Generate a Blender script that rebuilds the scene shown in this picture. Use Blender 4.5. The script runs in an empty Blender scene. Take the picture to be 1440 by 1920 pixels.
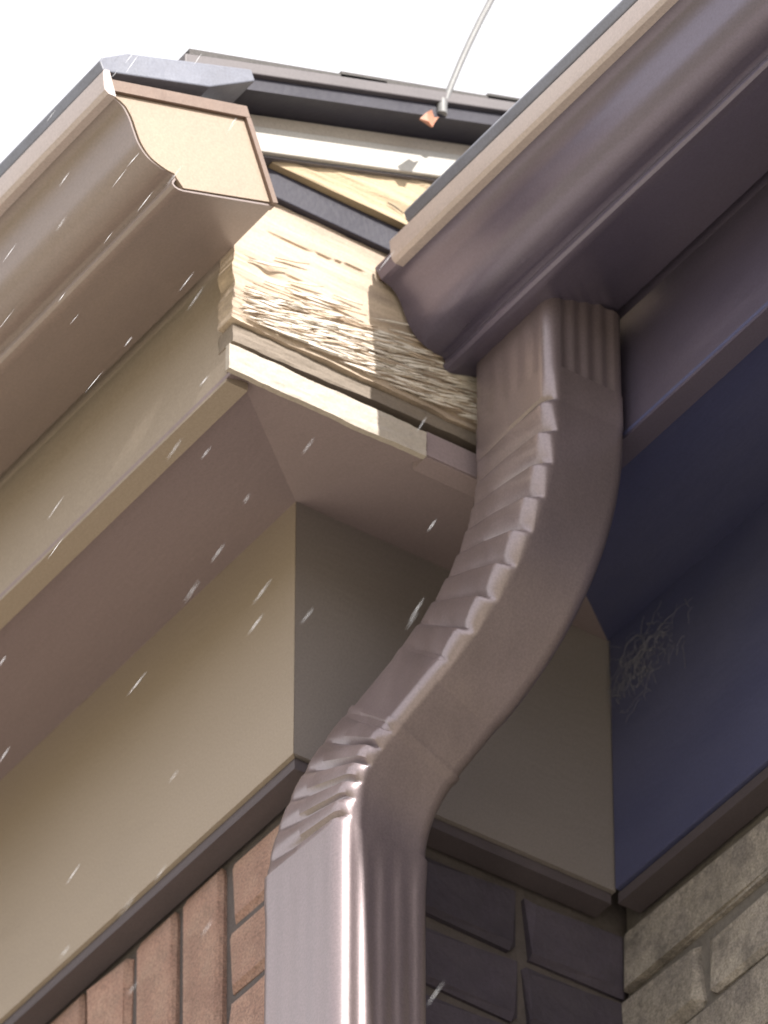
import bpy, bmesh, math, random
from mathutils import Vector, Matrix, noise
R = math.radians
random.seed(11)
C = bpy.context.scene
col = C.collection

# ------------------------------------------------------------------ camera
# origin of the working coordinates: lower front corner of the frieze where the long wall meets the short
# return wall.  +X along the eaves (towards the viewer), +Y into the house, +Z up.  The ground lies at Z = GZ.
YAW, PITCH, ROLL, DIST, FPX = R(55.2), R(40.3), R(0.0), 6.0, 14400.0
GZ = -5.4
fwd = Vector((-math.sin(YAW) * math.cos(PITCH), math.cos(YAW) * math.cos(PITCH), math.sin(PITCH)))
right = Vector((math.cos(YAW), math.sin(YAW), 0))
up = right.cross(fwd)
if ROLL:
    q = Matrix.Rotation(ROLL, 3, fwd)
    right, up = q @ right, q @ up
cam_loc = -(fwd * DIST + right * (DIST * (550 - 720) / FPX) + up * (DIST * (960 - 1412) / FPX))
cd = bpy.data.cameras.new('camera')
cam = bpy.data.objects.new('camera', cd)
col.objects.link(cam)
cam.matrix_world = Matrix((
    (right.x, up.x, -fwd.x, cam_loc.x), (right.y, up.y, -fwd.y, cam_loc.y),
    (right.z, up.z, -fwd.z, cam_loc.z), (0, 0, 0, 1)))
cd.sensor_fit = 'HORIZONTAL'
cd.sensor_width = 36
cd.lens = 36 * FPX / 1440
cd.clip_start = 0.1
cd.clip_end = 2000
cd.dof.use_dof = True
cd.dof.focus_distance = DIST - 0.28
cd.dof.aperture_fstop = 15
C.camera = cam

# ------------------------------------------------------------------ world, sun, exposure
SUN_EL, SUN_AZ = R(39), R(-2.5)            # azimuth from +X towards +Y
sdir = Vector((math.cos(SUN_EL) * math.cos(SUN_AZ), math.cos(SUN_EL) * math.sin(SUN_AZ), math.sin(SUN_EL)))
w = bpy.data.worlds.new('World')
C.world = w
w.use_nodes = True
nt = w.node_tree
bg = nt.nodes['Background']
sky = nt.nodes.new('ShaderNodeTexSky')
sky.sky_type = 'NISHITA'
sky.sun_disc = False
sky.sun_elevation = SUN_EL
sky.sun_rotation = math.atan2(sdir.x, sdir.y)
sky.air_density = 1.0
sky.dust_density = 2.0
sky.ozone_density = 1.0
# thin bright high cloud over the whole sky
stc = nt.nodes.new('ShaderNodeTexCoord')
smp = nt.nodes.new('ShaderNodeMapping')
smp.inputs['Scale'].default_value = (1, 1, 2.5)
nt.links.new(stc.outputs['Generated'], smp.inputs[0])
cn = nt.nodes.new('ShaderNodeTexNoise')
cn.inputs['Scale'].default_value = 2.2
cn.inputs['Detail'].default_value = 6
nt.links.new(smp.outputs[0], cn.inputs['Vector'])
cm = nt.nodes.new('ShaderNodeMapRange')
cm.inputs['From Min'].default_value = 0.3
cm.inputs['From Max'].default_value = 0.7
cm.inputs['To Min'].default_value = 0.72
cm.inputs['To Max'].default_value = 0.95
nt.links.new(cn.outputs[0], cm.inputs['Value'])
sm = nt.nodes.new('ShaderNodeMix')
sm.data_type = 'RGBA'
nt.links.new(cm.outputs[0], sm.inputs[0])
nt.links.new(sky.outputs[0], sm.inputs[6])
sm.inputs[7].default_value = (5.7, 5.5, 5.5, 1)
nt.links.new(sm.outputs[2], bg.inputs[0])
bg.inputs[1].default_value = 0.1
sl = bpy.data.lights.new('sun', 'SUN')
sl.energy = 2.8
sl.angle = R(0.5)
sl.color = (1.0, 0.95, 0.87)
so = bpy.data.objects.new('sun', sl)
col.objects.link(so)
so.location = (5, -3, 8)
so.rotation_euler = sdir.to_track_quat('Z', 'Y').to_euler()
vs = C.view_settings
vs.view_transform = 'Standard'
vs.look = 'None'
vs.exposure = 1.6
vs.gamma = 1
vs.use_curve_mapping = False
C.cycles.max_bounces = 8
C.cycles.diffuse_bounces = 5


# ------------------------------------------------------------------ materials
def mat(name, base, rough=0.5, var=0.12, scale=18.0, stretch=(1, 1, 1), bump=0.15, bump_scale=160.0,
        dirt=None, dirt_amt=0.0, dirt_scale=9.0, spec=0.5, rnd=0.0, metal=0.0, rough_var=0.1, coat=0.0, speck=0.10, coat_ior=1.5):
    m = bpy.data.materials.new(name)
    m.use_nodes = True
    n, l = m.node_tree.nodes, m.node_tree.links
    b = n['Principled BSDF']
    tc = n.new('ShaderNodeTexCoord')
    mp = n.new('ShaderNodeMapping')
    mp.inputs['Scale'].default_value = stretch
    l.new(tc.outputs['Object'], mp.inputs[0])
    n1 = n.new('ShaderNodeTexNoise')
    n1.inputs['Scale'].default_value = scale
    n1.inputs['Detail'].default_value = 8
    n1.inputs['Roughness'].default_value = 0.65
    l.new(mp.outputs[0], n1.inputs['Vector'])
    mr = n.new('ShaderNodeMapRange')
    mr.inputs['From Min'].default_value = 0.25
    mr.inputs['From Max'].default_value = 0.75
    mr.inputs['To Min'].default_value = 1 - var
    mr.inputs['To Max'].default_value = 1 + var
    l.new(n1.outputs[0], mr.inputs['Value'])
    rgb = n.new('ShaderNodeRGB')
    rgb.outputs[0].default_value = (*base, 1)
    src = rgb.outputs[0]
    if dirt:
        n2 = n.new('ShaderNodeTexNoise')
        n2.inputs['Scale'].default_value = dirt_scale
        n2.inputs['Detail'].default_value = 7
        n2.inputs['Roughness'].default_value = 0.7
        l.new(mp.outputs[0], n2.inputs['Vector'])
        cr = n.new('ShaderNodeMapRange')
        cr.inputs['From Min'].default_value = 0.40
        cr.inputs['From Max'].default_value = 0.78
        cr.inputs['To Max'].default_value = dirt_amt
        l.new(n2.outputs[0], cr.inputs['Value'])
        mx = n.new('ShaderNodeMix')
        mx.data_type = 'RGBA'
        mx.inputs[7].default_value = (*dirt, 1)
        l.new(cr.outputs[0], mx.inputs[0])
        l.new(src, mx.inputs[6])
        src = mx.outputs[2]
    val = mr.outputs[0]
    if speck:
        n4 = n.new('ShaderNodeTexNoise')
        n4.inputs['Scale'].default_value = 520
        n4.inputs['Detail'].default_value = 3
        l.new(tc.outputs['Object'], n4.inputs['Vector'])
        m4 = n.new('ShaderNodeMapRange')
        m4.inputs['From Min'].default_value = 0.3
        m4.inputs['From Max'].default_value = 0.7
        m4.inputs['To Min'].default_value = 1 - speck
        m4.inputs['To Max'].default_value = 1 + speck
        l.new(n4.outputs[0], m4.inputs['Value'])
        mu4 = n.new('ShaderNodeMath'); mu4.operation = 'MULTIPLY'
        l.new(val, mu4.inputs[0]); l.new(m4.outputs[0], mu4.inputs[1])
        val = mu4.outputs[0]
    if rnd:
        oi = n.new('ShaderNodeObjectInfo')
        ge = n.new('ShaderNodeNewGeometry')
        ad = n.new('ShaderNodeMath'); ad.operation = 'ADD'
        l.new(oi.outputs['Random'], ad.inputs[0])
        l.new(ge.outputs['Random Per Island'], ad.inputs[1])
        fr = n.new('ShaderNodeMath'); fr.operation = 'FRACT'
        l.new(ad.outputs[0], fr.inputs[0])
        m2 = n.new('ShaderNodeMapRange')
        m2.inputs['To Min'].default_value = 1 - rnd
        m2.inputs['To Max'].default_value = 1 + rnd
        l.new(fr.outputs[0], m2.inputs['Value'])
        mu = n.new('ShaderNodeMath'); mu.operation = 'MULTIPLY'
        l.new(val, mu.inputs[0]); l.new(m2.outputs[0], mu.inputs[1])
        val = mu.outputs[0]
    hs = n.new('ShaderNodeHueSaturation')
    l.new(src, hs.inputs['Color'])
    l.new(val, hs.inputs['Value'])
    l.new(hs.outputs[0], b.inputs['Base Color'])
    b.inputs['Specular IOR Level'].default_value = spec
    b.inputs['Metallic'].default_value = metal
    b.inputs['Coat Weight'].default_value = coat
    b.inputs['Coat Roughness'].default_value = 0.22
    b.inputs['Coat IOR'].default_value = coat_ior
    rr = n.new('ShaderNodeMapRange')
    rr.inputs['From Min'].default_value = 0.3
    rr.inputs['From Max'].default_value = 0.7
    rr.inputs['To Min'].default_value = max(0.02, rough - rough_var)
    rr.inputs['To Max'].default_value = min(1, rough + rough_var)
    l.new(n1.outputs[0], rr.inputs['Value'])
    l.new(rr.outputs[0], b.inputs['Roughness'])
    if bump:
        n3 = n.new('ShaderNodeTexNoise')
        n3.inputs['Scale'].default_value = bump_scale
        n3.inputs['Detail'].default_value = 5
        l.new(mp.outputs[0], n3.inputs['Vector'])
        bp = n.new('ShaderNodeBump')
        bp.inputs['Strength'].default_value = bump
        bp.inputs['Distance'].default_value = 0.002
        l.new(n3.outputs[0], bp.inputs['Height'])
        l.new(bp.outputs[0], b.inputs['Normal'])
    return m


GUT = mat('brown_gutter_paint', (0.225, 0.178, 0.172), 0.38, 0.10, 14, (0.25, 1, 1), 0.08, 220, (0.27, 0.21, 0.16), 0.35, 7, coat=0.4, spec=0.7)
GUTSHADE = mat('shaded_gutter_paint', (0.125, 0.108, 0.165), 0.36, 0.10, 14, (0.25, 1, 1), 0.06, 220, (0.16, 0.13, 0.15), 0.35, 7, coat=0.5, spec=0.8, metal=0.5)  # second gutter and fascia: brown paint darkened, shade put into the colour
CAP = mat('tan_cap_paint', (0.31, 0.238, 0.18), 0.55, 0.08, 20, (1, 1, 1), 0.08, 220, (0.26, 0.20, 0.15), 0.3, 16)
PIPE = mat('brown_pipe_paint', (0.225, 0.180, 0.192), 0.40, 0.10, 16, (1, 1, 0.2), 0.06, 240, (0.26, 0.21, 0.20), 0.4, 14, coat=0.6, spec=0.8, metal=0.55)
COVER = mat('grey_cover_metal', (0.17, 0.18, 0.225), 0.4, 0.10, 24, (1, 1, 1), 0.1, 200, (0.08, 0.08, 0.09), 0.5, 14)
TRIM = mat('taupe_trim_paint', (0.33, 0.275, 0.225), 0.6, 0.09, 12, (0.3, 1, 1), 0.15, 200, (0.24, 0.20, 0.175), 0.5, 6)
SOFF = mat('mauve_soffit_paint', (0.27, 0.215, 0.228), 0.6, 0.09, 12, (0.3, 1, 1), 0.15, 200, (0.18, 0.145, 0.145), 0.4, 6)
RETSHADE = mat('shaded_return_trim', (0.22, 0.195, 0.19), 0.6, 0.09, 12, (1, 0.3, 1), 0.15, 200, (0.17, 0.15, 0.15), 0.4, 6)  # taupe trim darkened, shade on the return wall put into the colour
UNDERSHADE = mat('frieze_underside_shade', (0.085, 0.07, 0.08), 0.6, 0.15, 20, (0.3, 1, 1), 0.15, 200)  # plum stands in for shade on the frieze underside
PALEMORTAR = mat('pale_mortar', (0.17, 0.155, 0.145), 0.95, 0.25, 60, (1, 1, 1), 0.6, 200)
TRIMSHADE = mat('shaded_trim_paint', (0.060, 0.066, 0.150), 0.6, 0.12, 12, (0.3, 1, 1), 0.15, 200, (0.10, 0.10, 0.15), 0.5, 6)  # trim of the second wing, its shadow painted in as navy
DARK = mat('dark_brown_paint_and_shade', (0.022, 0.020, 0.034), 0.5, 0.15, 20, (1, 1, 1), 0.15, 200)  # flashing's own dark tone, also painted shade on deck and gap
WHITE = mat('off_white_paint', (0.44, 0.425, 0.40), 0.55, 0.05, 10, (1, 0.2, 1), 0.12, 160, (0.45, 0.41, 0.36), 0.35, 14)
WOOD = mat('bare_yellow_wood', (0.46, 0.36, 0.235), 0.75, 0.12, 30, (1, 0.12, 1.2), 0.5, 90, (0.22, 0.16, 0.11), 0.7, 20)
OLDWOOD = mat('weathered_wood', (0.50, 0.405, 0.315), 0.8, 0.16, 34, (1, 0.13, 1.3), 0.7, 110, (0.20, 0.155, 0.135), 1.0, 26)
PEEL = mat('peeling_white_paint', (0.42, 0.375, 0.33), 0.7, 0.08, 30, (1, 0.3, 1), 0.3, 130, (0.36, 0.30, 0.25), 0.4, 30)
GREYWOOD = mat('grey_board', (0.20, 0.165, 0.135), 0.8, 0.15, 30, (1, 0.13, 1), 0.4, 110)
ROOF = mat('roof_edge_metal', (0.12, 0.108, 0.115), 0.5, 0.12, 20, (1, 0.3, 1), 0.1, 200)
SHING = mat('asphalt_shingle', (0.08, 0.075, 0.075), 0.9, 0.3, 260, (1, 1, 1), 0.6, 400, rnd=0.25)
BRICK = mat('red_brick', (0.30, 0.185, 0.15), 0.88, 0.24, 26, (1, 1, 1), 0.7, 130, (0.30, 0.22, 0.18), 0.8, 30, rnd=0.2, speck=.3)
BRICKSHADE = mat('shaded_brick', (0.058, 0.048, 0.070), 0.88, 0.24, 26, (1, 1, 1), 0.7, 130, (0.08, 0.07, 0.085), 0.6, 18, rnd=0.12)  # brick of the return wall with its shadow put into the colour
BUFF = mat('buff_brick', (0.36, 0.325, 0.29), 0.88, 0.36, 34, (1, 1, 1), 1.0, 110, (0.09, 0.08, 0.09), 0.9, 24, rnd=0.12, speck=.3)
MORTAR = mat('mortar', (0.10, 0.085, 0.085), 0.95, 0.2, 60, (1, 1, 1), 0.6, 200)
CABLE = mat('cable_sheath', (0.17, 0.17, 0.175), 0.5, 0.1, 30)
LEAF = mat('orange_leaf', (0.42, 0.19, 0.12), 0.6, 0.2, 60)
GROUND = mat('dry_lawn', (0.24, 0.22, 0.14), 0.95, 0.25, 0.8, (1, 1, 1), 0.5, 8, (0.20, 0.19, 0.10), 0.5, 0.3)
DRIVE = mat('concrete', (0.40, 0.36, 0.30), 0.9, 0.1, 2.0, (1, 1, 1), 0.3, 40)


# ------------------------------------------------------------------ mesh helpers
class MB:
    """collects closed shapes in working coordinates; build() links them as ONE mesh object"""
    def __init__(self):
        self.v, self.f = [], []

    def add(self, vs, fs):
        o = len(self.v)
        self.v += [tuple(p) for p in vs]
        self.f += [tuple(i + o for i in f) for f in fs]
        return self

    def box(self, a, b):
        x0, y0, z0 = (min(a[i], b[i]) for i in range(3))
        x1, y1, z1 = (max(a[i], b[i]) for i in range(3))
        return self.add([(x0, y0, z0), (x1, y0, z0), (x1, y1, z0), (x0, y1, z0), (x0, y0, z1), (x1, y0, z1), (x1, y1, z1), (x0, y1, z1)],
                        [(0, 3, 2, 1), (4, 5, 6, 7), (0, 1, 5, 4), (1, 2, 6, 5), (2, 3, 7, 6), (3, 0, 4, 7)])

    def prism(self, poly, x0, x1, n=1, wave=0.0):
        """closed (y, z) outline swept along X in n segments"""
        k = len(poly)
        vs = []
        for i in range(n + 1):
            x = x0 + (x1 - x0) * i / n
            vs += [(x, y + wave * noise.noise(Vector((x * 4, y * 9, z * 9))), z + wave * noise.noise(Vector((x * 4 + 50, y * 9, z * 9)))) for y, z in poly]
        fs = [(i * k + j, i * k + (j + 1) % k, (i + 1) * k + (j + 1) % k, (i + 1) * k + j) for i in range(n) for j in range(k)]
        fs += [tuple(range(k))[::-1], tuple(range(n * k, n * k + k))]
        return self.add(vs, fs)

    def loft(self, rings, caps=True):
        k = len(rings[0])
        vs = [p for r in rings for p in r]
        fs = [(i * k + j, i * k + (j + 1) % k, (i + 1) * k + (j + 1) % k, (i + 1) * k + j) for i in range(len(rings) - 1) for j in range(k)]
        if caps:
            fs += [tuple(range(k))[::-1], tuple(range(len(vs) - k, len(vs)))]
        return self.add(vs, fs)

    def tube(self, pts, r, k=10):
        rings = []
        for i, p in enumerate(pts):
            p = Vector(p)
            t = (Vector(pts[min(i + 1, len(pts) - 1)]) - Vector(pts[max(i - 1, 0)])).normalized()
            a = t.cross(Vector((0.3, 0.9, 0.2))).normalized()
            b = t.cross(a)
            rr = r[i] if isinstance(r, (list, tuple)) else r
            rings.append([p + (a * math.cos(u) + b * math.sin(u)) * rr for u in (2 * math.pi * j / k for j in range(k))])
        return self.loft(rings)

    def build(self, name, m, parent=None, smooth=None, bevel=0.0):
        base = parent_base(parent)
        me = bpy.data.meshes.new(name)
        me.from_pydata([(x - base.x, y - base.y, z - base.z) for x, y, z in self.v], [], self.f)
        bm = bmesh.new()
        bm.from_mesh(me)
        if bevel:
            ed = [e for e in bm.edges if len(e.link_faces) == 2 and e.calc_face_angle(0) > R(30)]
            bmesh.ops.bevel(bm, geom=ed, offset=bevel, segments=2, affect='EDGES', profile=0.5, clamp_overlap=True)
        bmesh.ops.recalc_face_normals(bm, faces=bm.faces)
        if smooth is not None:
            for f in bm.faces:
                f.smooth = True
            for e in bm.edges:
                e.smooth = not (len(e.link_faces) == 2 and e.calc_face_angle(0) > R(smooth))
        bm.to_mesh(me)
        bm.free()
        me.materials.append(m)
        o = bpy.data.objects.new(name, me)
        col.objects.link(o)
        o.parent = parent
        return o


def parent_base(p):
    v = Vector((0, 0, 0))
    while p is not None:
        v += p.location
        p = p.parent
    return v


def thing(name, label, cat, loc, group=None):
    o = bpy.data.objects.new(name, None)
    o.empty_display_size = 0.1
    col.objects.link(o)
    o.location = loc
    o['label'] = label
    o['category'] = cat
    if group:
        o['group'] = group
    return o


def tag(o, label, cat, group=None):
    o['label'] = label
    o['category'] = cat
    if group:
        o['group'] = group
    return o


def grid_face(mb, fn, nu, nv, thick):
    """front sheet fn(u, v) -> point, closed to the back by the offset vector thick"""
    fr = [fn(i / nu, j / nv) for i in range(nu + 1) for j in range(nv + 1)]
    t = Vector(thick)
    border = [(i, 0) for i in range(nu)] + [(nu, j) for j in range(nv)] + [(i, nv) for i in range(nu, 0, -1)] + [(0, j) for j in range(nv, 0, -1)]
    idx = lambda i, j: i * (nv + 1) + j
    n = len(fr)
    back = [Vector(fr[idx(i, j)]) + t for i, j in border]
    fs = [(idx(i, j), idx(i + 1, j), idx(i + 1, j + 1), idx(i, j + 1)) for i in range(nu) for j in range(nv)]
    m = len(border)
    for q in range(m):
        a, b = idx(*border[q]), idx(*border[(q + 1) % m])
        fs.append((b, a, n + q, n + (q + 1) % m))
    fs.append(tuple(n + q for q in range(m))[::-1])
    mb.add(fr + back, fs)
    return mb


def fbm(x, y, z, o=4):
    return noise.fractal(Vector((x, y, z)), 1.0, 2.0, o)


# ------------------------------------------------------------------ ground
g = MB()
g.add([(-400, -400, GZ), (400, -400, GZ), (400, 400, GZ), (-400, 400, GZ)], [(0, 1, 2, 3)])
go = g.build('ground', GROUND)
go['kind'] = 'structure'
g = MB().box((-9, -7.5, GZ - 0.1), (14, -0.6, GZ + 0.02))
po = g.build('pavement', DRIVE)
po['kind'] = 'structure'

# ------------------------------------------------------------------ house
PT = math.tan(R(20.5))              # roof pitch
YB = 0.31                           # face of the second wall
SB = YB - 0.0                       # shift from the first eave to the second one in Y is DYB
DYB = 0.294
XR = 0.161                          # plane of the board that closes the first eave
FZ, FT = 0.201, 0.258               # fascia bottom, top of the frieze
house = thing('brick_house', 'brick house corner with taupe trim, boxed eaves and bare wood at the open eave end', 'house', (0, 0, GZ))


def brick_mesh(sx, sy, sz, seed, rough=0.003):
    """roughened block centred on the origin"""
    rnd = random.Random(seed)
    bm = bmesh.new()
    bmesh.ops.create_cube(bm, size=1)
    for v in bm.verts:
        v.co = Vector((v.co.x * sx, v.co.y * sy, v.co.z * sz))
    bmesh.ops.bevel(bm, geom=bm.edges[:], offset=0.004, segments=1, affect='EDGES')
    for v in bm.verts:
        v.co += Vector((rnd.uniform(-1, 1), rnd.uniform(-1, 1), rnd.uniform(-1, 1))) * rough
    me = bpy.data.meshes.new('brick')
    bm.to_mesh(me)
    bm.free()
    return me


def brick_set(sx, sy, sz, m, n=5):
    out = []
    for k in range(n):
        me = brick_mesh(sx, sy, sz, k * 7 + int(sx * 1000))
        me.materials.append(m)
        out.append(me)
    return out


def lay(meshes, parent, x, y, z):
    o = bpy.data.objects.new('brick', random.choice(meshes))
    col.objects.link(o)
    o.parent = parent
    b = parent_base(parent)
    o.location = (x - b.x + random.uniform(-.0012, .0012), y - b.y + random.uniform(-.0015, .0015), z - b.z + random.uniform(-.001, .001))
    return o


H = 0.0675                           # course height, joint included
BR = 0.024                           # the brick face lies this far behind the frieze face

# wall under the first eave, with mortar behind proud bricks
core = MB().box((-5, BR + 0.006, GZ), (-BR - 0.006, 4.0, 0.0 + 0.255)).build('brick_wall', MORTAR, house)
TZ = -0.016
head = brick_set(0.100, 0.09, H - 0.010, BRICK)
sold = brick_set(0.0575, 0.09, 0.203, BRICK)
stre = brick_set(0.203, 0.09, H - 0.010, BRICK)
ROWS = 9
for r in range(ROWS):                # stretchers and headers stacked at the corner
    zc = TZ - H * (r + .5)
    if r % 2:
        lay(head, core, -BR - 0.051, BR + 0.045, zc)
    else:
        lay(head, core, -BR - 0.051, BR + 0.045, zc)
x = -BR - 0.101 - 0.010 - 0.029
k = 0
while x > -1.5:                      # soldier course
    lay(sold, core, x, BR + 0.045, TZ - 0.1035)
    x -= 0.0675
    k += 1
for r in range(3, ROWS):
    zc = TZ - H * (r + .5) - 0.004
    x = -BR - 0.111 - 0.1015 - (0.1065 if r % 2 else 0)
    if r % 2:
        lay(head, core, -BR - 0.111 - 0.050, BR + 0.045, zc)
    while x > -1.5:
        lay(stre, core, x, BR + 0.045, zc)
        x -= 0.213


def brickwork(parent, m, x0, x1, y, z0, z1, axis='x'):
    """the plain brickwork further down, one joined part"""
    mb = MB()
    r = 0
    z = z1
    while z - H > z0:
        p = x0 - (0.1065 if r % 2 else 0)
        while p < x1:
            a, b = max(p, x0), min(p + 0.203, x1)
            if b - a > 0.02:
                j = random.uniform(-.0015, .0015)
                if axis == 'x':
                    mb.box((a, y + j, z - H + .010), (b, y + .05, z))
                else:
                    mb.box((y + j, a, z - H + .010), (y - .05, b, z))
            p += 0.213
        z -= H
        r += 1
    o = mb.build('brickwork', m, parent)
    o['kind'] = 'stuff'
    return o


ZL = TZ - H * ROWS - 0.004
brickwork(core, BRICK, -4.9, -BR, BR, GZ, ZL)
brickwork(core, BRICK, -4.9, -1.53, BR, ZL, -0.006)

# short return wall
ret = MB().box((-BR - 0.2, BR + 0.11, GZ + .01), (-BR - 0.0065, YB + 0.3, 0.25)).build('brick_wall', BRICKSHADE, house)
rhead = brick_set(0.09, 0.097, H - 0.010, BRICKSHADE)
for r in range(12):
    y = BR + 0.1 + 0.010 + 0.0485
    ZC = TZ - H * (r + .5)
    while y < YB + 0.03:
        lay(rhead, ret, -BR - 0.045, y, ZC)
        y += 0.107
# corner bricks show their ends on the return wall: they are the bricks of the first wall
brickwork(ret, BRICKSHADE, BR + .11, YB + .02, -BR, GZ, TZ - H * 12 - .004, axis='y')

# wall under the second eave
wb = MB().box((-BR + 0.0, YB + BR + 0.006, GZ + .02), (6, YB + 4, 0.25)).build('brick_wall', PALEMORTAR, house)
bs = brick_set(0.203, 0.09, H - 0.010, BUFF)
bh = brick_set(0.098, 0.09, H - 0.010, BUFF)
for r in range(14):
    zc = TZ - H * (r + .5)
    x = -BR + 0.1035
    if r % 2:
        lay(bh, wb, -BR + 0.051, YB + BR + 0.045, zc)
        x += 0.108
    while x < 1.5:
        lay(bs, wb, x, YB + BR + 0.045, zc)
        x += 0.213
brickwork(wb, BUFF, -BR, 5.9, YB + BR, GZ, TZ - H * 14)
brickwork(wb, BUFF, 1.5, 5.9, YB + BR, TZ - H * 14, -0.006)

# frieze boards
def zprism(poly, z0, z1):
    k = len(poly)
    return MB().add([(x_, y_, z0) for x_, y_ in poly] + [(x_, y_, z1) for x_, y_ in poly],
                    [tuple(range(k))[::-1], tuple(range(k, 2 * k))] + [(i_, (i_ + 1) % k, k + (i_ + 1) % k, k + i_) for i_ in range(k)])


zprism([(-4.9, 0), (0, 0), (-.022, .022), (-4.9, .022)], 0, .262).build('frieze_board', TRIM, house)
zprism([(0, 0.0004), (0, YB + .002), (-.022, YB + .002), (-.022, .0224)], 0.0004, .262).build('frieze_board', RETSHADE, house)
MB().box((0.001, YB, 0.001), (5.9, YB + .022, 0.262)).build('frieze_board', TRIMSHADE, house, bevel=0.0015)
# strips below the frieze, painted with the shade of its underside
MB().box((-4.9, 0.004, -0.011), (-0.004, 0.026, -0.0005)).build('underside_strip', UNDERSHADE, house)
MB().box((-0.026, 0.028, -0.0105), (-0.004, YB, -0.0005)).build('underside_strip', UNDERSHADE, house)
MB().box((0.0, YB + .004, -0.011), (5.9, YB + .026, -0.0005)).build('underside_strip', UNDERSHADE, house)

# soffits (4 mm sheets, mitred at the corner)
def sheet(quad, d=0.004):
    a = [Vector(p) for p in quad]
    return MB().add(a + [p + Vector((0, 0, d)) for p in a], [(0, 1, 2, 3), (7, 6, 5, 4), (0, 4, 5, 1), (1, 5, 6, 2), (2, 6, 7, 3), (3, 7, 4, 0)])


FYA = -0.165
FYB = FYA + DYB
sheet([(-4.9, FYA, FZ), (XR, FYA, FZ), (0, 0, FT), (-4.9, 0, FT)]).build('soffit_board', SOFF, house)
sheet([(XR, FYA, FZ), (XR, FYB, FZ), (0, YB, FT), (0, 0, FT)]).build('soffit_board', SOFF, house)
sheet([(XR, FYB, FZ), (6, FYB, FZ), (6, YB, FT), (0, YB, FT)]).build('soffit_board', TRIMSHADE, house)

# fascia boards: plumb below, leaning out behind the gutter
fprof = [(FYA, FZ - .003), (FYA + .003, 0.328), (FYA - .022, 0.405), (FYA - .020, 0.425), (FYA + .0, 0.43), (FYA + .022, 0.33), (FYA + .020, FZ - .003)]
MB().prism(fprof, -4.9, XR - .014).build('fascia_board', TRIM, house)
MB().prism([(y + DYB, z) for y, z in fprof], XR + .001, 6).build('fascia_board', GUTSHADE, house)

# --- the open end of the first eave (faces +X)
def end_prism(poly, x0, x1):
    return MB().prism(poly, x0, x1)


# bottom strip of peeling white paint, uneven lower and upper edges
def strip_fn(y0, y1, za, zb, x, amp, sc, seed, slant=0.0):
    def f(u, v):
        y = y0 + (y1 - y0) * u
        z = za + (zb - za) * v + slant * u * (1 - v)
        e = (abs(v - .5) * 2) ** 3
        z += e * amp * fbm(y * sc, seed, v * 2)
        return (x + amp * 0.7 * fbm(y * sc * 2, z * 160, seed), y, z)
    return f


mb = grid_face(MB(), strip_fn(FYA - .008, 0.014, FZ - .004, 0.2225, XR + .0015, 0.0012, 22, 1.3), 120, 10, (-0.005, 0, 0))
mb.build('bottom_strip', PEEL, house)
mb = grid_face(MB(), strip_fn(FYA, FYB - .004, 0.2345, 0.2530, XR - .006, 0.0016, 16, 7.7, 0.0085), 120, 8, (-0.02, 0, 0))
mb.build('inner_strip', GREYWOOD, house)
MB().box((XR - .03, FYA + .003, FZ + .019), (XR - .017, FYB - .004, 0.256)).build('gap_shade_board', DARK, house)  # dark board added behind the gap, recess shade put into its colour
MB().box((XR - .02, 0.016, FZ - .001), (XR - .001, FYB - .004, 0.2265)).build('bottom_strip', SOFF, house)  # rest of the strip in mauve, gutter shade painted into its colour


# weathered plank: horizontal grain ridges and splits as real relief
def plank(u, v):
    y = FYA - .003 + (FYB - FYA) * u
    z = 0.254 + (0.3955 - 0.254) * v
    y0 = FYA + .006
    low = max(0.0, 1 - v * 1.7)                       # roughest near the lower edge
    rdg = fbm(y * 6 + 3, z * 230 + y * 9, 2.2, 6)
    rdg2 = fbm(y * 16, z * 330 + y * 20, 9.1, 4)
    d = 0.0014 * rdg * (0.08 + low) + 0.0010 * rdg2 * (0.10 + low)
    crack = abs(math.sin((z - 0.05 * (y + .1)) * 95 + 1.2 * fbm(y * 5, 4, z * 6)))
    kn = math.hypot((y + .132) / 1.8, z - .318)
    d -= 0.004 * math.exp(-(kn / .006) ** 2)
    if crack < 0.07 and v > .45:
        d -= 0.004 * (1 - crack / .07) * max(0, min(1, (fbm(y * 6, z * 20, 5) + .25) * 4))
    if v < 0.02 or v > .98:
        z += 0.002 * fbm(y * 30, 1, v)
    yy = y + (0.0022 * fbm(z * 60, 6, 1) if u == 0 else 0)
    return (XR - .002 + d, yy, z)


grid_face(MB(), plank, 180, 90, (-0.02, 0, 0)).build('weathered_plank', OLDWOOD, house)
# splinters and flakes lifting from the plank
mb, mb2 = MB(), MB()
for i in range(420):
    y = random.uniform(FYA + .002, 0.07)
    z = 0.257 + abs(random.gauss(0, 0.026))
    L, hh = random.uniform(.012, .055), random.uniform(.0005, .0018)
    t = random.uniform(.0, .28)
    p = [(0, 0), (L * .35, hh * .9), (L, hh * .25), (L * .6, -hh * .4)]
    lift = random.uniform(.0005, .0035)
    fr = [Vector((XR + .0005 + lift * (a / L), y + a, z + b + a * t)) for a, b in p]
    (mb if i % 3 else mb2).add(fr + [q - Vector((.0012, 0, 0)) for q in fr], [(0, 1, 2, 3), (7, 6, 5, 4), (0, 4, 5, 1), (1, 5, 6, 2), (2, 6, 7, 3), (3, 7, 4, 0)])
FLAKE = mat('paint_flake', (0.66, 0.61, 0.55), 0.7, 0.12, 40)
mb.build('paint_flakes', FLAKE, house)['kind'] = 'stuff'
mb2.build('wood_splinters', OLDWOOD, house)['kind'] = 'stuff'

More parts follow.
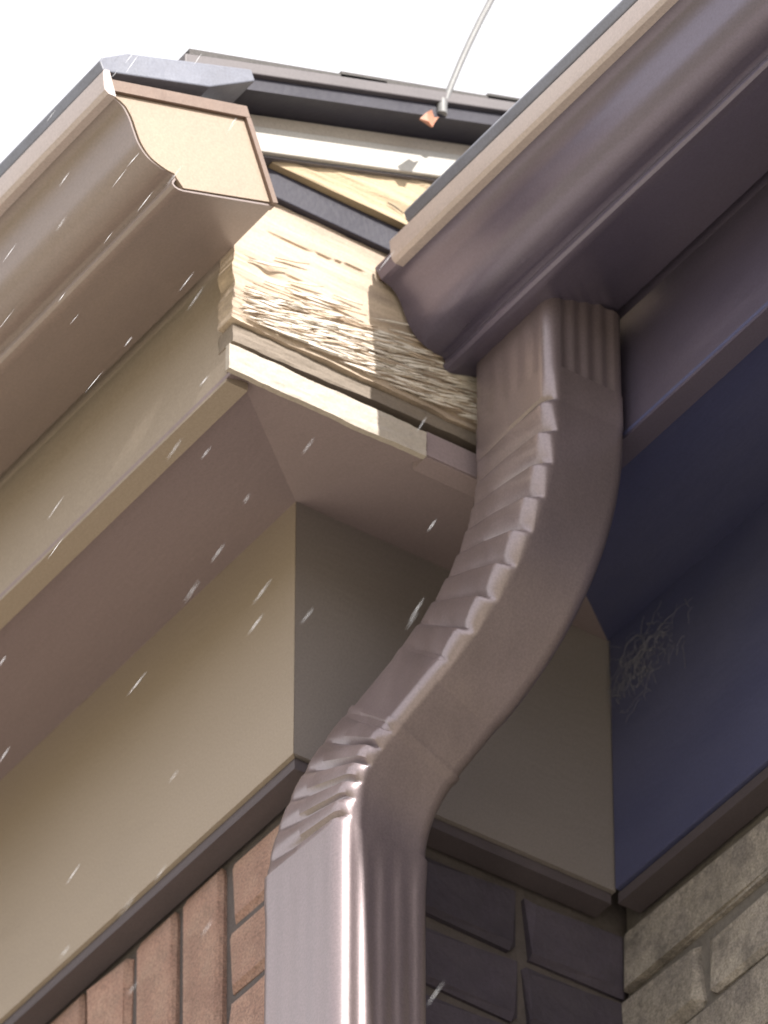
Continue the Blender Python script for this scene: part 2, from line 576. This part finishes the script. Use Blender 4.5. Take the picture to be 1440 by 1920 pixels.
# dark metal strip under the gable triangle
XG = 0.1715
MB().box((XR - .02, FYA + .004, 0.3960), (XR + .0035, 0.4, 0.4245)).build('flashing_strip', DARK, house, bevel=0.001)


# gable triangle of bare wood above it
def gable(u, v):
    y = -0.140 + (0.45 + .140) * u
    zt = 0.428 + PT * (y + .139) + .004
    z = 0.425 + max(zt - 0.425, .001) * v
    d = 0.0016 * fbm(y * 9, z * 120, 3.3, 4)
    return (XG - .001 + d, y, z)


grid_face(MB(), gable, 130, 40, (-0.03, 0, 0)).build('gable_board', WOOD, house)
for (y, z, L) in ((-.030, .4385, .016), (-.012, .4325, .012)):
    MB().add([(XG + a, y + b, z + c) for a in (0, .0012) for b, c in ((0, 0), (L * .4, -.0012), (L, -.004), (L * .5, -.0005))],
             [(0, 1, 2, 3), (7, 6, 5, 4), (0, 4, 5, 1), (1, 5, 6, 2), (2, 6, 7, 3), (3, 7, 4, 0)]).build('wood_splinter', GREYWOOD, house)


def rake(o0, o1, ya, yb, x0, x1, z0=0.428, y0=-0.139):
    """board running up the roof slope between offsets o0 and o1 above the slope line"""
    f = lambda y, o: (y, z0 + PT * (y - y0) + o)
    return MB().prism([f(ya, o0), f(yb, o0), f(yb, o1), f(ya, o1)], x0, x1)


rake(0.001, 0.0275, -0.166, 2.6, XR, 0.1785).build('rake_board', WHITE, house, bevel=0.001)
rake(0.0285, 0.0420, -0.215, 2.6, XR, 0.1760).build('rake_mould', PEEL, house, bevel=0.001)
rake(-0.0015, 0.0005, -0.152, 2.6, XR, 0.1745).build('rake_shadow_strip', ROOF, house)
# roof of the first wing: deck edge with metal drip edge and shingles
deck = rake(0.0425, 0.056, -0.225, 3.6, -5.0, 0.205).build('roof', DARK, house)  # dark deck colour paints the shade under the roof edge
rake(0.0565, 0.068, -0.250, 3.6, 0.16, 0.2095).build('drip_edge', ROOF, deck, bevel=0.001)
mb = MB()
for i in range(22):
    ya = -0.245 + i * 0.145
    zz = 0.428 + PT * (ya + .139) + .0695
    mb.prism([(ya, zz), (ya + .19, zz + .19 * PT - .003), (ya + .19, zz + .19 * PT + .002), (ya, zz + .006)], -5, 0.2075)
s = mb.build('shingle_courses', SHING, deck)
s['kind'] = 'stuff'
# roof of the second wing
dz = lambda a, b, ya, yb, x0, x1: MB().prism([(ya, 0.449 + PT * (ya + .225 - DYB) + a), (yb, 0.449 + PT * (yb + .225 - DYB) + a),
                                              (yb, 0.449 + PT * (yb + .225 - DYB) + b), (ya, 0.449 + PT * (ya + .225 - DYB) + b)], x0, x1)
deck2 = dz(-.02, -.006, -0.215 + DYB, 3.6, 0.245, 6.2).build('roof', ROOF, house)
mb = MB()
for i in range(22):
    ya = -0.23 + DYB + i * 0.145
    zz = 0.449 + PT * (ya + .225 - DYB) - .004
    mb.prism([(ya, zz), (ya + .19, zz + .19 * PT - .003), (ya + .19, zz + .19 * PT + .002), (ya, zz + .006)], 0.245, 6.2)
s = mb.build('shingle_courses', SHING, deck2)
s['kind'] = 'stuff'

# ------------------------------------------------------------------ gutters
TA = R(19)
Y0, Z0 = -0.1703, 0.3252             # lower back corner of the trough section


def vw(v, w_, dy=0.0):
    return (Y0 - v * math.cos(TA) - w_ * math.sin(TA) + dy, Z0 - v * math.sin(TA) + w_ * math.cos(TA))


def catmull(pts, n=6):
    out = []
    for i in range(len(pts) - 1):
        p0, p1, p2, p3 = pts[max(i - 1, 0)], pts[i], pts[i + 1], pts[min(i + 2, len(pts) - 1)]
        for s_ in range(n):
            t = s_ / n
            out.append(tuple(0.5 * (2 * p1[k] + (p2[k] - p0[k]) * t + (2 * p0[k] - 5 * p1[k] + 4 * p2[k] - p3[k]) * t * t
                                    + (3 * p1[k] - p0[k] - 3 * p2[k] + p3[k]) * t ** 3) for k in (0, 1)))
    out.append(pts[-1])
    return out


ogee = catmull([(.0955, .0165), (.1035, .020), (.1139, .0285), (.1193, .0403), (.1206, .0535), (.1212, .0655), (.1245, .0765), (.1315, .083)])
OUT = [(0, .088), (0, .003), (.0015, 0.0006), (.0885, 0.0006), (.0925, .0014), (.0958, .0035), (.0972, .0062), (.0966, .0088), (.0930, .0124), (.0927, .0142)] + ogee + [(.1335, .085), (.136, .0955), (.134, .0972)]


def trough_poly(th, dy):
    n = len(OUT)
    inn = []
    for i, (v, w_) in enumerate(OUT):
        a, b = OUT[max(i - 1, 0)], OUT[min(i + 1, n - 1)]
        tx, ty = b[0] - a[0], b[1] - a[1]
        L = math.hypot(tx, ty)
        inn.append((v - ty / L * th, w_ + tx / L * th))
    return [vw(v, w_, dy) for v, w_ in OUT] + [vw(v, w_, dy) for v, w_ in reversed(inn)]


def make_gutter(label, dy, xa, xb, cap_x, cap_sign, cap_mat, cover_x0, cover_x1, lip_x0, lip_x1, paint):
    gt = thing('rain_gutter', label, 'gutter', ((xa + xb) / 2, Y0 + dy, Z0), 'gutters along the eaves')
    lo, hi = min(xa, xb), max(xa, xb)
    MB().prism(trough_poly(0.0016, dy), lo, hi, 160, 0.0014).build('trough', paint, gt, smooth=28)
    # end cap: plate, turned-over rim along the top and back
    face = [(0.0035, .0035), (.0885, .0035), (.0922, .012)] + [(v - .0022, w_) for v, w_ in ogee] + [(.131, .086), (.0035, .082)]
    x1 = cap_x + cap_sign * 0.0012
    cap = MB().prism([vw(v, w_, dy) for v, w_ in face], cap_x - cap_sign * 0.004, x1).build('end_cap', cap_mat, gt)
    rim = MB()
    xr0, xr1 = cap_x - cap_sign * .006, cap_x + cap_sign * .0045
    rim.prism([vw(*p, dy) for p in ((-.001, .0825), (.1315, .0865), (.1318, .0975), (-.001, .0935))], xr0, xr1)
    rim.prism([vw(*p, dy) for p in ((-.0015, .001), (.0032, .001), (.0032, .0822), (-.0015, .0822))], xr0, xr1)
    rim.build('rim', RIM, cap)
    # rolled top lip
    MB().prism([vw(*p, dy) for p in ((.1325, .0795), (.1395, .0815), (.1418, .0850), (.1415, .0890), (.1380, .1030), (.1350, .1055), (.1310, .1045))],
               lip_x0, lip_x1, 160, 0.0012).build('rolled_lip', LIPM, gt, smooth=20)
    # cover: low metal hood over the trough
    cv = [(.1352, .1062), (.1360, .1155), (.132, .1195), (.105, .128), (-.02, .1335), (-.02, .122), (.03, .108), (.125, .1058)]
    MB().prism([vw(*p, dy) for p in cv], cover_x0, cover_x1).build('gutter_cover', COVER, gt, bevel=0.0012)
    return gt


RIM = mat('reddish_rim_paint', (0.17, 0.115, 0.09), 0.5, 0.1, 30)
LIPM = mat('sunlit_lip_paint', (0.46, 0.40, 0.405), 0.45, 0.12, 20, (0.15, 1, 1), 0.1, 200, (0.50, 0.42, 0.36), 0.5, 9)  # gutter paint lightened, sunlight on the lip painted into the colour
make_gutter('brown gutter with a sunlit tan end cap above the long frieze', 0.0, -4.9, 0.218, 0.218, 1, CAP, -4.9, 0.221, -4.9, 0.2235, GUT)
make_gutter('brown gutter with the corrugated downspout hanging from its end', DYB, 0.1635, 6.1, 0.1635, -1, GUTSHADE, 0.212, 6.1, 0.19, 6.1, GUTSHADE)

# ------------------------------------------------------------------ downspout
def section(wx=0.1045, wy=0.076, r=0.011, ribs=True):
    """outline of the pipe around its axis: x along the eave, y into the house; fluted sides"""
    pts = []
    hx, hy = wx / 2, wy / 2

    def side(p, q, nrm, n, depth):
        for i in range(n):
            t = i / n
            d = 0
            if ribs and 0.04 < t < .96:
                d = -depth * (0.5 - 0.5 * math.cos(2 * math.pi * t * 4))
            pts.append((p[0] + (q[0] - p[0]) * t + nrm[0] * d, p[1] + (q[1] - p[1]) * t + nrm[1] * d))

    def corner(cx, cy, a0):
        for i in range(6):
            a = a0 + (math.pi / 2) * i / 6
            pts.append((cx + r * math.cos(a), cy + r * math.sin(a)))

    side((-hx + r, -hy), (hx - r, -hy), (0, -1), 30, 0.0004)
    corner(hx - r, -hy + r, -math.pi / 2)
    side((hx, -hy + r), (hx, hy - r), (1, 0), 40, 0.0015)
    corner(hx - r, hy - r, 0)
    side((hx - r, hy), (-hx + r, hy), (0, 1), 30, 0.0022)
    corner(-hx + r, hy - r, math.pi / 2)
    side((-hx, hy - r), (-hx, -hy + r), (-1, 0), 40, 0.0022)
    corner(-hx + r, -hy + r, math.pi)
    return pts


SECL = section(0.1055, 0.086)
SMOL = section(0.1055, 0.086, ribs=False)
UP = Vector((0.173 + .0525, 0.05 + .038, 0.330))      # centre of the outlet in the trough floor
LOW = Vector((0.004 + .0525, -0.032 + .043, 0))
hvec = Vector((LOW.x - UP.x, LOW.y - UP.y, 0))
hlen = hvec.length
hd = hvec.normalized()
kax = Vector((0, 0, -1)).cross(hd).normalized()
PHI = R(47)
R1, R2 = 0.27, 0.15
Z_E1 = 0.198
Lm = (hlen - (R1 + R2) * (1 - math.cos(PHI))) / math.sin(PHI)


def pframe(s):
    """point, tilt at arc length s (from the start of the upper bend)"""
    a1 = R1 * PHI
    z = Z_E1
    if s <= 0:
        return Vector((UP.x, UP.y, z - s)), 0.0
    if s <= a1:
        f = s / R1
        return Vector((UP.x, UP.y, z)) + hd * (R1 * (1 - math.cos(f))) + Vector((0, 0, -R1 * math.sin(f))), f
    p = Vector((UP.x, UP.y, z)) + hd * (R1 * (1 - math.cos(PHI))) + Vector((0, 0, -R1 * math.sin(PHI)))
    t = hd * math.sin(PHI) + Vector((0, 0, -math.cos(PHI)))
    if s <= a1 + Lm:
        return p + t * (s - a1), PHI
    p = p + t * Lm
    f = (s - a1 - Lm) / R2
    if f <= PHI + 1e-6:
        f = min(f, PHI)
        g_ = PHI - f
        c2 = p - (hd * math.cos(PHI) + Vector((0, 0, math.sin(PHI)))) * R2      # centre of the bend, behind the axis
        return c2 + (hd * math.cos(g_) + Vector((0, 0, math.sin(g_)))) * R2, g_
    q = pframe(a1 + Lm + R2 * PHI)[0]
    return q + Vector((0, 0, -(s - a1 - Lm - R2 * PHI))), 0.0


def ring(s, sec, sc=1.0, a=0.0):
    """a: how far a pleat stands out at this ring (metres); full on the front, none on the outside of the bend"""
    if a:
        hy = max(y for _, y in sec)
        hx = max(x for x, _ in sec)
        sec = [(x, y - a * max(0, min(1, (-y / hy - .70) / .29)) * min(1, (hx + x) / (hx * 1.1) + .08)) for x, y in sec]
    p, f = pframe(s)
    rot = Matrix.Rotation(f, 3, kax)
    if (rot @ Vector((0, 0, -1))).dot(hd) < -1e-6:
        rot = Matrix.Rotation(-f, 3, kax)
    return [p + rot @ Vector((x * sc, y * sc, 0)) for x, y in sec]


ds = thing('downspout', 'brown corrugated rectangular downspout bending down beside the brick corner', 'downspout', (LOW.x, LOW.y, GZ))
A1 = R1 * PHI
A2 = A1 + Lm
A3 = A2 + R2 * PHI
SEC = section()
SMOOTHN = section(0.1015, 0.074, 0.010, False)
SMO = section(ribs=False)
# outlet and straight drop
MB().loft([ring(s, SEC) for s in (Z_E1 - 0.318, -0.06, -0.028)]).build('outlet_tube', PIPE, ds, smooth=40)


STEP = ((0.0, -.9), (0.07, .1), (0.14, .8), (0.22, .9), (0.5, .45), (0.8, -.2), (0.95, -.9))
GROOVE = ((0.0, -1.1), (0.09, -.75), (0.2, .1), (0.5, .3), (0.8, .1), (0.91, -.75))


def elbow(s0, s1, n, a, lead, sec, sec2=None, shape=STEP):
    """pleated elbow: every pleat steps out sharply at its upper end and tapers in again below"""
    sec2 = sec2 or sec
    mixs = lambda t: [(p[0] + (q_[0] - p[0]) * t, p[1] + (q_[1] - p[1]) * t) for p, q_ in zip(sec, sec2)]
    rings = [ring(s0 - lead, sec, 1.015), ring(s0 - 0.004, sec, 1.015)]
    for i in range(n):
        b0, b1 = s0 + (s1 - s0) * i / n, s0 + (s1 - s0) * (i + 1) / n
        k = a * random.uniform(.8, 1.2) * (0.75 + 0.5 * math.sin(math.pi * (i + .5) / n))
        for t, c in shape:
            rings.append(ring(b0 + (b1 - b0) * t, mixs((i + t) / n), 1.0, k * c))
    rings += [ring(s1 + 0.003, sec2, 1.0), ring(s1 + 0.02, sec2, 0.96)]
    return MB().loft(rings)


elbow(0.0, A1 + .004, 8, 0.0040, 0.034, SMO).build('upper_elbow', PIPE, ds, smooth=42)
MB().loft([ring(s, SMOOTHN) for s in (A1 + .002, A1 + .02, A2 - .02, A2 + .004)]).build('offset_tube', PIPE, ds, smooth=40)
elbow(A2 + .0, A3, 6, 0.0038, 0.008, SMO, SMOL, GROOVE).build('lower_elbow', PIPE, ds, smooth=42)
zend = pframe(A3)[0].z
low_len = zend - (GZ + 0.16)
MB().loft([ring(A3 - .010, SMOL, 1.022), ring(A3 + .006, SMOL, 1.018), ring(A3 + .03, SECL), ring(A3 + .5, SECL), ring(A3 + low_len, SECL)]).build('lower_tube', PIPE, ds, smooth=40)
# hidden lower shoe
mb = MB()
rings = []
for i in range(9):
    f = R(70) * i / 8
    c = Vector((LOW.x, LOW.y, GZ + 0.165)) + Vector((0, -0.09 * (1 - math.cos(f)), -0.09 * math.sin(f)))
    rot = Matrix.Rotation(-f, 3, 'X')
    rings.append([c + rot @ Vector((x * 1.03, y * 1.03, 0)) for x, y in SMOL])
mb.loft(rings).build('shoe', PIPE, ds, smooth=40)
# strap
zs = -1.2
sb = MB().loft([[Vector((LOW.x, LOW.y, zs + d)) + Vector((x * 1.03, y * 1.03, 0)) for x, y in SMOL] for d in (0, .025)])
sb.build('strap', PIPE, ds, smooth=40)

# ------------------------------------------------------------------ cable and leaf on the roof edge
pts = []
for i in range(13):
    t = i / 12
    pts.append((0.206 + 0.02 * t, 0.0 + 0.09 * t + 0.05 * t * t, 0.530 + 0.35 * t))
cb = thing('overhead_cable', 'dark cable rising from the top of the roof edge', 'cable', (0.206, 0.0, 0.530))
MB().tube(pts, 0.0030, 10).build('wire', CABLE, cb, smooth=60)
MB().tube([(0.206, 0.0, 0.525), (0.206, 0.0, 0.540)], 0.0045, 10).build('clip', CABLE, cb, smooth=60)

lf = MB()
lp = [(0, 0), (.006, .006), (.014, .012), (.02, .006), (.026, .008), (.02, -.001), (.016, -.008), (.008, -.005)]
fr = [Vector((0.212 + .003 * math.sin(a * 200), -0.026 + a * .8, 0.502 + b * .9 + a * .3)) for a, b in lp]
n = len(lp)
lf.add(fr + [q + Vector((-.0012, 0, 0)) for q in fr], [tuple(range(n)), tuple(range(n, 2 * n))[::-1]] + [(i, n + i, n + (i + 1) % n, (i + 1) % n) for i in range(n)])
lo_ = lf.build('dry_leaf', LEAF)
tag(lo_, 'small orange dry leaf stuck under the roof edge', 'leaf')

# dusty cobweb in the inner corner
WEB = mat('cobweb_dust', (0.22, 0.22, 0.26), 0.9, 0.2, 60, bump=0)
rw = random.Random(3)
mb = MB()
for i in range(130):
    x0_, z0_ = 0.050 + rw.gauss(0, .026), 0.205 + rw.gauss(0, .016)
    an, L = rw.uniform(0, math.pi), rw.uniform(.008, .030)
    pts_ = []
    for k_ in range(5):
        t = k_ / 4 - .5
        pts_.append((max(.004, x0_ + math.cos(an) * L * t + rw.gauss(0, .0012)), YB - .0008 - .004 * (1 - 4 * t * t) * rw.random(), min(.254, z0_ + math.sin(an) * L * t + rw.gauss(0, .0012))))
    mb.tube(pts_, rw.uniform(.00008, .00020), 4)
web = mb.build('cobweb', WEB)
tag(web, 'pale dusty cobweb patch on the shade-painted frieze in the inner corner', 'cobweb')

# ------------------------------------------------------------------ rain drawn out into solid needles, exposure trails given shape
STREAK = mat('rain_streak', (0.55, 0.56, 0.60), 0.3, 0.05, 40, bump=0)
rnd = random.Random(5)
mb = MB()
fall = Vector((-0.10, -0.42, -0.90)).normalized()
for i in range(300):
    c = Vector((rnd.uniform(-0.65, 0.7), rnd.uniform(-0.58, -0.31), rnd.uniform(-0.9, 0.9)))
    L, r_ = rnd.uniform(.012, .032), rnd.uniform(.00012, .00026)
    d = (fall + Vector((rnd.uniform(-.05, .05), rnd.uniform(-.05, .05), 0))).normalized()
    a = d.cross(Vector((1, 0, 0))).normalized()
    b = d.cross(a)
    mid = [c + (a * math.cos(u) + b * math.sin(u)) * r_ for u in (0, 2.09, 4.19)]
    mb.add([c - d * L * .5] + mid + [c + d * L * .5], [(0, 1, 2), (0, 2, 3), (0, 3, 1), (4, 2, 1), (4, 3, 2), (4, 1, 3)])
rn = mb.build('rain', STREAK)
rn['kind'] = 'stuff'
rn['label'] = 'fine slanting rain streaks, trails shaped as needles, in front of the eaves'
go['label'] = 'dry lawn around the house'
po['label'] = 'concrete paving along the front of the house'
